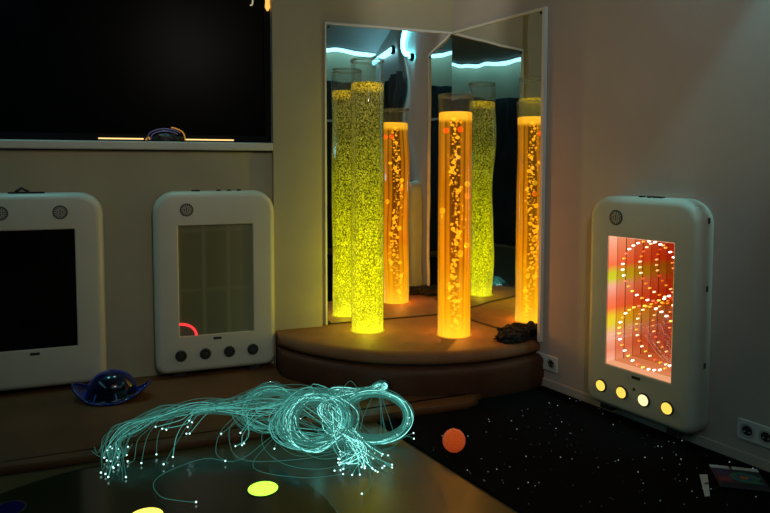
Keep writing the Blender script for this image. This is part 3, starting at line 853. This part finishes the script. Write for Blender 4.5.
def strand_short():      # through the middle coil, tips in the bunch at its right
    P = start_pts()
    P.append(A3(365, 393, 0.10, 3.5, 0.012)); P.append(A3(341, 397, 0.12, 3.5, 0.015))
    n0 = rf.uniform(0.9, 1.9); ru = rf.gauss(0.132, 0.018); rv = rf.gauss(0.115, 0.016)
    a0 = rf.uniform(1.2, 2.0); c = cB + Vector((rf.gauss(0.0, 0.028), rf.gauss(0, 0.02), rf.gauss(0, 0.010)))
    steps = int(n0*7)
    for i in range(steps+1): P.append(ring_pt(c, ru*(1+0.08*rf.gauss(0, 1)), rv, 0.75+rf.gauss(0, 0.06), a0+2*PI*n0*i/steps))
    P.append(A3(345+rf.uniform(-8, 20), 441, 0.03, 5)); P.append(A3(rf.uniform(338, 396), rf.uniform(452, 474), 0.006, 1.5, 0.004))
    return P
def strand_s():          # steep turquoise S-bend falling in front of the coil
    P = start_pts()
    P.append(A3(370, 391, 0.11, 2.5, 0.01)); P.append(A3(338, 393, 0.14, 3, 0.012)); P.append(A3(322, 405, 0.13, 3, 0.012))
    P.append(A3(332, 424, 0.08, 4, 0.012)); P.append(A3(350, 437, 0.05, 5, 0.01)); P.append(A3(358, 449, 0.03, 6, 0.008))
    P.append(A3(rf.uniform(338, 372), rf.uniform(455, 470), 0.006, 3, 0.004))
    return P
def strand_ring():       # the neat coil below the outlet
    P = start_pts()
    n0 = rf.uniform(1.1, 2.2); ru = rf.gauss(0.150, 0.010); rv = rf.gauss(0.104, 0.008)
    a0 = 2.0; steps = int(n0*9); c = cA+Vector((rf.gauss(0, 0.009), rf.gauss(0, 0.012), rf.gauss(0, 0.006)))
    for i in range(steps+1): P.append(ring_pt(c, ru, rv, 0.87+rf.gauss(0, 0.03), a0+2*PI*n0*i/steps))
    return P
def strand_long():       # out to the far left, bending down to the floor
    P = start_pts()
    P.append(A3(352, 394, 0.11, 3, 0.012)); P.append(A3(305, 397, 0.10, 4, 0.012))
    if rf.random() < 0.7:
        n0 = rf.uniform(1.0, 2.1); ru = rf.gauss(0.110, 0.014); rv = rf.gauss(0.085, 0.012); steps = int(n0*7); a0 = 1.2
        c = cC+Vector((rf.gauss(0, 0.02), rf.gauss(0, 0.015), rf.gauss(0, 0.008)))
        for i in range(steps+1): P.append(ring_pt(c, ru, rv, 0.85, a0+2*PI*n0*i/steps))
    else: P.append(A3(262, 402, 0.08, 4, 0.01))
    P.append(A3(212, 407, 0.09, 5, 0.012)); P.append(A3(165, 414, 0.09, 5, 0.014)); xo = rf.gauss(6, 7)
    P.append(A3(127+xo, 426, 0.08, 4, 0.012)); P.append(A3(112+xo, 440, 0.06, 3, 0.010))
    P.append(A3(108+xo*0.9+rf.gauss(0, 3), 455, 0.03, 3, 0.006))
    P.append(A3(109+xo+rf.gauss(0, 5), rf.uniform(450, 481), 0.002, 1, 0.002))
    return P
def strand_mid():        # falls off along the way
    P = start_pts()
    P.append(A3(350, 394, 0.11, 3, 0.012)); P.append(A3(300, 399, 0.09, 5, 0.012)); P.append(A3(262, 400+rf.uniform(0, 20), 0.08, 5, 0.01))
    if rf.random() < 0.45:
        xt = rf.gauss(188, 5); yt = rf.uniform(418, 432); P.append(A3(235, 408, 0.10, 5, 0.012)); P.append(A3(xt+14, 412, 0.09, 4, 0.01)); P.append(A3(xt, yt, 0.07, 4, 0.01))
        if rf.random() < 0.5: P.append(A3(xt-10+rf.gauss(0, 6), rf.uniform(436, 462), 0.004, 3, 0.004))
        return P
    xt = rf.choice((135, 155, 157, 172, 200, 213, 219, 226, 238, 246, 270))+rf.gauss(0, 5)
    P.append(A3(xt+45, 407, 0.10, 4, 0.012)); P.append(A3(xt+18, 415, 0.08, 4, 0.01)); yt = rf.uniform(426, 466)
    if yt > 445: P.append(A3(xt+3, 434, 0.05, 3, 0.01))
    P.append(A3(xt, yt, 0.004+max(0, 450-yt)*0.0015, 1.5, 0.003))
    return P
def loose(pts): return start_pts()+[A3(x, y, h, 1.0, 0.003) for x, y, h in pts]
LOOSE = [
    [(350, 396, .11), (300, 404, .09), (268, 420, .06), (262, 445, .02), (285, 463, .01), (320, 470, .005), (352, 462, .005), (372, 455, .004)],
    [(350, 396, .11), (290, 402, .08), (236, 420, .06), (232, 448, .02), (247, 461, .006), (300, 461, .006), (340, 452, .004)],
    [(340, 397, .11), (280, 430, .05), (240, 461, .006), (205, 458, .004), (170, 471, .003), (153, 484, .003), (160, 497, .003), (178, 502, .003), (196, 501.5, .003)],
    [(392, 425, .05), (398, 444, .01), (380, 452, .006), (352, 464, .004), (335, 470, .003)],
    [(380, 430, .05), (372, 448, .02), (372, 470, .004), (369, 486, .003), (362, 493, .003)],
    [(362, 396, .11), (352, 382, .16), (342, 388, .13), (330, 400, .10), (300, 420, .05)],
    [(345, 396, .11), (300, 384, .06), (272, 386, .04), (264, 384, .03), (269, 381, .04)],
    [(388, 440, .03), (404, 436, .02), (413, 432, .02)], [(390, 442, .02), (405, 437, .012), (414, 438, .01)],
    [(350, 396, .11), (296, 412, .07), (272, 440, .03), (254, 466, .004), (300, 478, .003), (345, 474, .003)],
    [(345, 397, .11), (262, 402, .09), (225, 425, .06), (215, 450, .02), (226, 460, .004)],
    [(360, 430, .05), (375, 458, .01), (384, 468, .004)],
]
makers = [strand_short]*25 + [strand_s]*14 + [strand_ring]*15 + [strand_long]*18 + [strand_mid]*18
allst = [('p', m) for m in makers]
tipm = bpy.data.meshes.new('glowing_tip'); bm = bmesh.new(); bmesh.ops.create_icosphere(bm, subdivisions=2, radius=0.0034); bm.to_mesh(tipm); bm.free(); tipm.materials.append(M_tip)
for p in tipm.polygons: p.use_smooth = True
def add_strand(P, mat, rad, tip=True):
    pts = [q+FO for q in catmull(P, 6)]
    for q in pts:
        w = q-FO
        dP = (Vector((w.x, w.y))-PC).length
        if dP < 1.055 and (w-MOUTH).length > 0.05 and w.z < 0.19:    # keep clear of the riser
            nv = (Vector((w.x, w.y))-PC).normalized()*1.058
            q.x = PC.x+nv.x+FO.x; q.y = PC.y+nv.y+FO.y
        q.z = max(q.z, ground(q-FO))
    v_, f_ = tube_mesh(pts, rad, 4)
    o = obj_raw('fibre_strand', v_, f_, mat, fib)
    if tip:
        t = bpy.data.objects.new('glowing_tip', tipm); link(t, o); t.location = pts[-1]+Vector((0, 0, 0.001))
for i, (kind, m) in enumerate(allst):
    add_strand(m(), (rf.choice((M_fibred, M_fibred, M_fibre)) if m in (strand_long, strand_mid) else rf.choice((M_fibre, M_fibre, M_fibreb, M_fibred))) if m not in (strand_s,) else rf.choice((M_fibreb, M_neck)), 0.0014 if m not in (strand_mid, strand_long) else 0.0011)
for P in LOOSE: add_strand(loose(P), M_fibred, 0.0011)
# the remaining uncountable fibres
V, Fc = [], []
for i in range(150):
    m = rf.choice((strand_short, strand_short, strand_s, strand_s, strand_ring, strand_ring, strand_ring, strand_long))
    pts = [q+FO for q in catmull(m(), 5)]
    for q in pts:
        w = q-FO
        if (Vector((w.x, w.y))-PC).length < 1.055 and (w-MOUTH).length > 0.05 and w.z < 0.19:
            nv = (Vector((w.x, w.y))-PC).normalized()*1.058
            q.x = PC.x+nv.x+FO.x; q.y = PC.y+nv.y+FO.y
        q.z = max(q.z, ground(q-FO))
    v_, f_ = tube_mesh(pts, 0.0010, 3); o0 = len(V)
    V += v_; Fc += [tuple(x+o0 for x in ff) for ff in f_]
o = obj_raw('fibre_tangle', V, Fc, M_fibred, fib); o['kind'] = 'stuff'
# wrapped neck of the bundle
pts = catmull([MOUTH-d_out*0.03, MOUTH+d_out*0.005, MOUTH+d_out*0.03+Vector((-0.02, 0, 0.004)), at(366, 392.5, 0.13)], 6)
v_, f_ = tube_mesh([p+FO for p in pts], 0.017, 10, lambda t: 0.9+0.35*t); obj_raw('bundle_neck', v_, f_, M_neck, fib)

# ------------------------------------------------------------------ small things
# fluffy orange ball
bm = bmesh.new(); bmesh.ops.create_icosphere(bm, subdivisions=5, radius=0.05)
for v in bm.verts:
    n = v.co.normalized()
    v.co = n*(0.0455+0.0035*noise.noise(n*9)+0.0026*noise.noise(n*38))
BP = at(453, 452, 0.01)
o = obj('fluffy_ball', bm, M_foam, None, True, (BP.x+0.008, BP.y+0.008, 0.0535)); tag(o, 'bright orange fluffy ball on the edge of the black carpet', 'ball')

# shiny blue dome toy
BC = at(112, 398, MATZ)
root = thing('blue_dome_toy', 'shiny dark blue dome-shaped plastic toy with flared pointed rim on the mat', 'toy', (BC.x, BC.y, MATZ), -0.25)
root.scale = (0.84, 0.84, 0.95)
nu, nv_ = 56, 18; verts = []; faces = []
def dome(u, v):
    a = 2*PI*u/nu; t = v/nv_
    wing = abs(math.cos(a))**5
    td = 0.70
    if t <= td:
        q = t/td; R = 0.138*math.sin(q*PI/2); h = 0.028+0.118*math.cos(q*PI/2)**0.85
    else:
        q = (t-td)/(1-td); R = 0.138+(0.018+0.062*wing)*q; h = 0.028-0.020*math.sin(q*PI*0.5)*(1-wing)+0.050*wing*q*q
    return (R*math.cos(a), R*0.85*math.sin(a), max(0.004, h))
for v in range(nv_+1):
    for u in range(nu): verts.append(dome(u, v))
for v in range(nv_):
    for u in range(nu):
        a = v*nu+u; b = v*nu+(u+1) % nu; faces.append((a, b, b+nu, a+nu))
o = obj_raw('shell', verts, faces, M_bluec, root)
sd = o.modifiers.new('thick', 'SOLIDIFY'); sd.thickness = 0.004; sd.offset = 1
def rim_tube(t0, rad):
    pts = [Vector(dome(u % nu, nv_*t0)) for u in range(nu+1)]
    return tube_mesh(pts, rad, 8)
v_, f_ = rim_tube(1.0, 0.006); obj_raw('rolled_rim', v_, f_, M_bluep, root)
pts = [Vector(dome(u, nv_*0.62*1.0)) * 1.0 for u in range(0, 1)] and [Vector((0.062*math.cos(a), -0.085-0.036*(1-math.sin(a)), 0.010+0.080*math.sin(a))) for a in [PI*i/18 for i in range(19)]]
v_, f_ = tube_mesh(pts, 0.0045, 8); obj_raw('arch_reflection', v_, f_, pbr('paler_blue_plastic', (0.03, 0.10, 0.40), 0.2), root)  # paler arc stands in for a reflection in the shell

# black knitted bundle on the platform
def crumple(cx, cy, sx, sy, sz, seed, sub=5):
    bm = bmesh.new(); bmesh.ops.create_icosphere(bm, subdivisions=sub, radius=1.0)
    for v in bm.verts:
        n = v.co.normalized()
        d = 1+0.38*noise.noise(n*2.2+Vector((seed, 0, 0)))+0.22*noise.noise(n*6+Vector((0, seed, 0)))+0.10*noise.noise(n*15)
        v.co = Vector((n.x*sx*d, n.y*sy*d, max(-0.55, n.z)*sz*d+0.55*sz))
        if v.co.z < 0.0: v.co.z = 0.0
    bmesh.ops.transform(bm, matrix=Matrix.Translation((cx, cy, 0)), verts=bm.verts[:])
    return bm
root = thing('black_knit_bundle', 'crumpled black knitted cord bundle lying on the right of the platform', 'cloth', (0.075, -0.635, ZB+0.001), 0.35)
root.scale = (1.2, 1.2, 1.1)
obj('cloth_fold', crumple(-0.035, -0.025, 0.085, 0.055, 0.028, 2.0), M_cloth, root, True)
obj('cloth_fold', crumple(0.045, 0.03, 0.07, 0.05, 0.030, 7.0), M_cloth, root, True)
rc = random.Random(9)
for q in range(9):
    pts = []; cx, cy = rc.uniform(-0.07, 0.06), rc.uniform(-0.045, 0.045); r1, r2 = rc.uniform(0.02, 0.045), rc.uniform(0.015, 0.035); an = rc.uniform(0, PI)
    for i in range(17):
        a = 2*PI*i/16*rc.uniform(0.98, 1.02); x, y = r1*math.cos(a), r2*math.sin(a)
        pts.append((cx+x*math.cos(an)-y*math.sin(an), cy+x*math.sin(an)+y*math.cos(an), 0.012+0.032*abs(math.sin(a+q))))
    v_, f_ = tube_mesh(catmull(pts, 2), 0.006, 6); obj_raw('cord_loop', v_, f_, M_cloth, root)

# printed leaflet and white card on the carpet
c0, c1, c2, c3 = (at(709, 465.5, 0.013), at(757, 470.5, 0.013), at(757, 489, 0.013), at(710, 490, 0.013))
ctr = (c0+c1+c2+c3)/4
ex = (c1-c0).normalized(); ey = Vector((-ex.y, ex.x, 0)); W_ = (c1-c0).length; D_ = 0.172
O_ = c0-ey*D_
root = thing('printed_leaflet', 'dark purple printed leaflet with white header strip on the black carpet', 'leaflet', (O_.x, O_.y, 0.0112), math.atan2(ex.y, ex.x))
bm = bmesh.new(); box(bm, 0, W_, 0, D_, 0.0, 0.006); bevel_all(bm, 0.001, 1); obj('pages', bm, M_darkcover, root)
bm = bmesh.new(); box(bm, 0.0, W_*0.42, 0.03, D_*0.82, 0.006, 0.0068); obj('purple_print_area', bm, M_purple, root)
bm = bmesh.new(); box(bm, 0.0, W_*0.40, D_*0.86, D_, 0.006, 0.0070); box(bm, W_*0.46, W_, D_*0.86, D_, 0.006, 0.0070); obj('header_strip', bm, M_paperw, root)
def flat_ring(nm, cx, cy, r0, r1, m, sx=1.25):
    bm = bmesh.new(); seg = 28
    L = [[(cx+sx*r*math.cos(2*PI*i/seg), cy+r*math.sin(2*PI*i/seg), z) for i in range(seg)] for r, z in ((r0, 0.0062), (r0, 0.0072), (r1, 0.0072), (r1, 0.0062))]
    loft(bm, L); obj(nm, bm, m, root)
flat_ring('printed_swirl', W_*0.60, D_*0.5, 0.028, 0.040, M_printg); flat_ring('printed_swirl', W_*0.60, D_*0.5, 0.016, 0.026, M_printb)
flat_ring('printed_dot', W_*0.60, D_*0.5, 0.001, 0.013, M_printo)
bm = bmesh.new(); box(bm, W_*0.66, W_*0.95, D_*0.50, D_*0.58, 0.006, 0.007); box(bm, W_*0.64, W_*0.9, D_*0.26, D_*0.33, 0.006, 0.007); obj('printed_bars', bm, M_printg, root)
bm = bmesh.new(); box(bm, W_*0.05, W_*0.30, D_*0.25, D_*0.45, 0.0066, 0.0073); obj('printed_patch', bm, M_printr, root)
bm = bmesh.new()
for i in range(3): box(bm, W_*0.08, W_*(0.26+0.03*i), D_*(0.58+0.07*i), D_*(0.60+0.07*i), 0.0066, 0.0073)
obj('text_lines', bm, M_printb, root)
a_, b_, c_, d_ = at(699.5, 474.5, 0.010), at(707.5, 474.5, 0.010), at(710, 496, 0.010), at(705, 496.5, 0.010)
bm = bmesh.new()
lo = [(p.x-a_.x, p.y-a_.y, 0.0) for p in (a_, b_, c_, d_)]; hi = [(x, y, 0.002) for x, y, z in lo]
loft(bm, [lo, hi], True, True)
root = thing('white_card', 'narrow white card beside the purple leaflet on the black carpet', 'card', (a_.x, a_.y, 0.0085))
obj('card_sheet', bm, M_paperw, root)
bm = bmesh.new(); q0 = (Vector(lo[1])*0.6+Vector(lo[2])*0.4); box(bm, q0.x-0.022, q0.x-0.004, q0.y-0.008, q0.y+0.002, 0.002, 0.0028); obj('printed_mark', bm, M_black, root)

# things on the window sill
def bar(label, x0, x1, z):
    root = thing('light_bar', label, 'light', ((x0+x1)/2, 0.005, 1.3055), group='light bars on the sill')
    h = (x1-x0)/2
    bm = bmesh.new(); box(bm, -h, h, -0.008, 0.010, 0.0, 0.010); obj('bar_base', bm, M_black, root)
    bm = bmesh.new(); box(bm, -h, h, -0.006, 0.008, 0.010, 0.017); obj('bar_glow', bm, M_warmw, root)
bar('thin glowing warm light bar on the window sill, left of the dark bundle', -2.035, -1.815, 1.31)
bar('thin glowing warm light bar on the window sill, right of the dark bundle', -1.60, -1.345, 1.31)
root = thing('clear_cable_bundle', 'dark bundle with violet glint between the two light bars on the sill', 'bundle', (-1.705, 0.0, 1.3055))
obj('dark_coil', crumple(0, 0, 0.075, 0.020, 0.028, 3.3, 4), M_black, root, True)
M_viol = pbr('violet_gloss_plastic', (0.10, 0.09, 0.20), 0.2, emit=(0.20, 0.17, 0.36), estr=0.16)  # faint emission stands in for the violet gloss on the loops
M_warmd = pbr('amber_glint_plastic', (0.4, 0.18, 0.03), 0.3, emit=(1.0, 0.42, 0.05), estr=0.35)  # emission paints the amber glints
for k_, (w, h) in enumerate(((0.090, 0.062), (0.075, 0.050))):
    pts = [Vector((-w*math.cos(a), -0.024-0.003*k_, 0.006+h*math.sin(a)**0.7 if 0 < a < PI else 0.006)) for a in [PI*i/16 for i in range(17)]]
    v_, f_ = tube_mesh(pts[:14], 0.003, 6); obj_raw('violet_loop', v_, f_, M_viol, root)
pts = [Vector((0.03, -0.022, 0.075)), Vector((0.05, -0.022, 0.072)), Vector((0.085, -0.022, 0.055)), Vector((0.098, -0.022, 0.03)), Vector((0.10, -0.02, 0.008))]
v_, f_ = tube_mesh(catmull(pts, 4), 0.0035, 6); obj_raw('amber_loop', v_, f_, M_warmd, root)
pts = [Vector((-0.10, -0.022, 0.006)), Vector((-0.085, -0.022, 0.022)), Vector((-0.078, -0.022, 0.008))]
v_, f_ = tube_mesh(catmull(pts, 4), 0.004, 6); obj_raw('amber_loop', v_, f_, M_warmd, root)

# made-up lamp and hook give the bright spots at the window's right end
root = thing('amber_window_glint', 'small amber bright spot, built as a hanging lamp, at the top right of the dark window', 'lamp', (-1.150, 0.004, 2.44))
v_, f_ = tube_mesh([(0, 0, 0), (0, 0, -0.24)], 0.003, 6); obj_raw('cord', v_, f_, M_black, root)
bm = bmesh.new(); lathe(bm, [(0.004, -0.235), (0.014, -0.25), (0.017, -0.29), (0.012, -0.345), (0.015, -0.375), (0.004, -0.395)], 16, True, True); obj('amber_glass', bm, M_warm, root, True)
root = thing('pale_window_glint', 'small pale bright spot, built as a hook, in the dark window, left of the amber one', 'hook', (-1.236, 0.004, 2.44))
v_, f_ = tube_mesh(catmull([(0, 0, 0), (0, 0, -0.25), (0.004, 0, -0.33), (0.002, 0, -0.365), (-0.010, 0, -0.372)], 6), 0.004, 6); obj_raw('hook_wire', v_, f_, M_hookw := emis('pale_glint_glow', (0.9, 0.75, 0.4), 0.55, False), root)

# ------------------------------------------------------------------ lights
def area(name, loc, rot, sx, sy, col, power):
    l = bpy.data.lights.new(name, 'AREA'); l.shape = 'RECTANGLE'; l.size = sx; l.size_y = sy; l.color = col; l.energy = power
    o = bpy.data.objects.new(name, l); COL.objects.link(o); o.location = loc; o.rotation_euler = rot; return o
area('ceiling_fill', (-1.5, -3.7, CEIL-0.02), (0, 0, 0), 1.6, 0.8, (1.0, 0.80, 0.66), 4.0)  # added soft fill, no fitting of the room
def spot(name, loc, tgt, col, e, ang, blend=0.7, r=0.02):
    l = bpy.data.lights.new(name, 'SPOT'); l.color = col; l.energy = e; l.spot_size = math.radians(ang); l.spot_blend = blend; l.shadow_soft_size = r
    o = bpy.data.objects.new(name, l); COL.objects.link(o); o.location = loc
    o.rotation_euler = (Vector(tgt)-Vector(loc)).to_track_quat('-Z', 'Y').to_euler()
spot('room_fill', (-1.35, -4.0, 2.5), (-0.55, 0.0, 1.75), (1.0, 0.80, 0.64), 62.0, 78, 0.75, 0.0)  # added unseen fill behind the camera, brightens walls more than floor
spot('corner_spot', (-0.75, -1.15, 2.66), (-0.12, -0.05, 2.08), (0.95, 1.0, 0.95), 14.0, 50, 0.8, 0.0)
spot('cyan_spot', RW(2.35, 0.088, 2.60), RW(1.60, 0.06, 0.95), (0.22, 0.85, 0.92), 65.0, 25)  # unseen spots added to strengthen the cyan light on panel tops and sides
spot('cyan_spot', (-2.55, -0.092, 2.60), (-2.45, -0.085, 1.0), (0.22, 0.85, 0.95), 22.0, 50)
spot('cyan_spot', (-1.75, -0.092, 2.60), (-1.55, -0.085, 1.0), (0.35, 0.85, 0.80), 20.0, 40)
def tube_lamp(x, y, zs, col, es, dx=0.0, dy=0.0):
    for z, e in zip(zs, es):
        l = bpy.data.lights.new('tube_lamp', 'POINT'); l.color = col; l.energy = e; l.shadow_soft_size = 0.0
        o = bpy.data.objects.new('tube_lamp', l); COL.objects.link(o); o.location = (x+dx, y+dy, ZB+z)
tube_lamp(YX, YY, (0.10, 0.45, 0.85, 1.25), (0.95, 0.82, 0.07), (22.0, 16.0, 9.0, 5.0))
tube_lamp(OX, OY, (0.10, 0.45, 0.90), (1.0, 0.45, 0.10), (7.0, 5.0, 3.0), 0.045, 0.045)
# light given off by the fibre bundle
for (px, py, z, e) in ((385, 405, 0.16, 0.10), (318, 420, 0.14, 0.08)):
    l = bpy.data.lights.new('fibre_glow', 'POINT'); l.color = (0.15, 0.95, 0.80); l.energy = e; l.shadow_soft_size = 0.0
    o = bpy.data.objects.new('fibre_glow', l); COL.objects.link(o); o.location = at(px, py, z)

w = bpy.data.worlds.new('world'); S.world = w; w.use_nodes = True
bg = w.node_tree.nodes['Background']; bg.inputs[0].default_value = (0.01, 0.012, 0.02, 1); bg.inputs[1].default_value = 0.2

S.view_settings.view_transform = 'Standard'
S.view_settings.look = 'None'
S.view_settings.exposure = 0.0
cy = S.cycles
cy.max_bounces = 24; cy.glossy_bounces = 18; cy.diffuse_bounces = 3; cy.transparent_max_bounces = 32
cy.use_denoising = True
cy.sample_clamp_indirect = 4.0
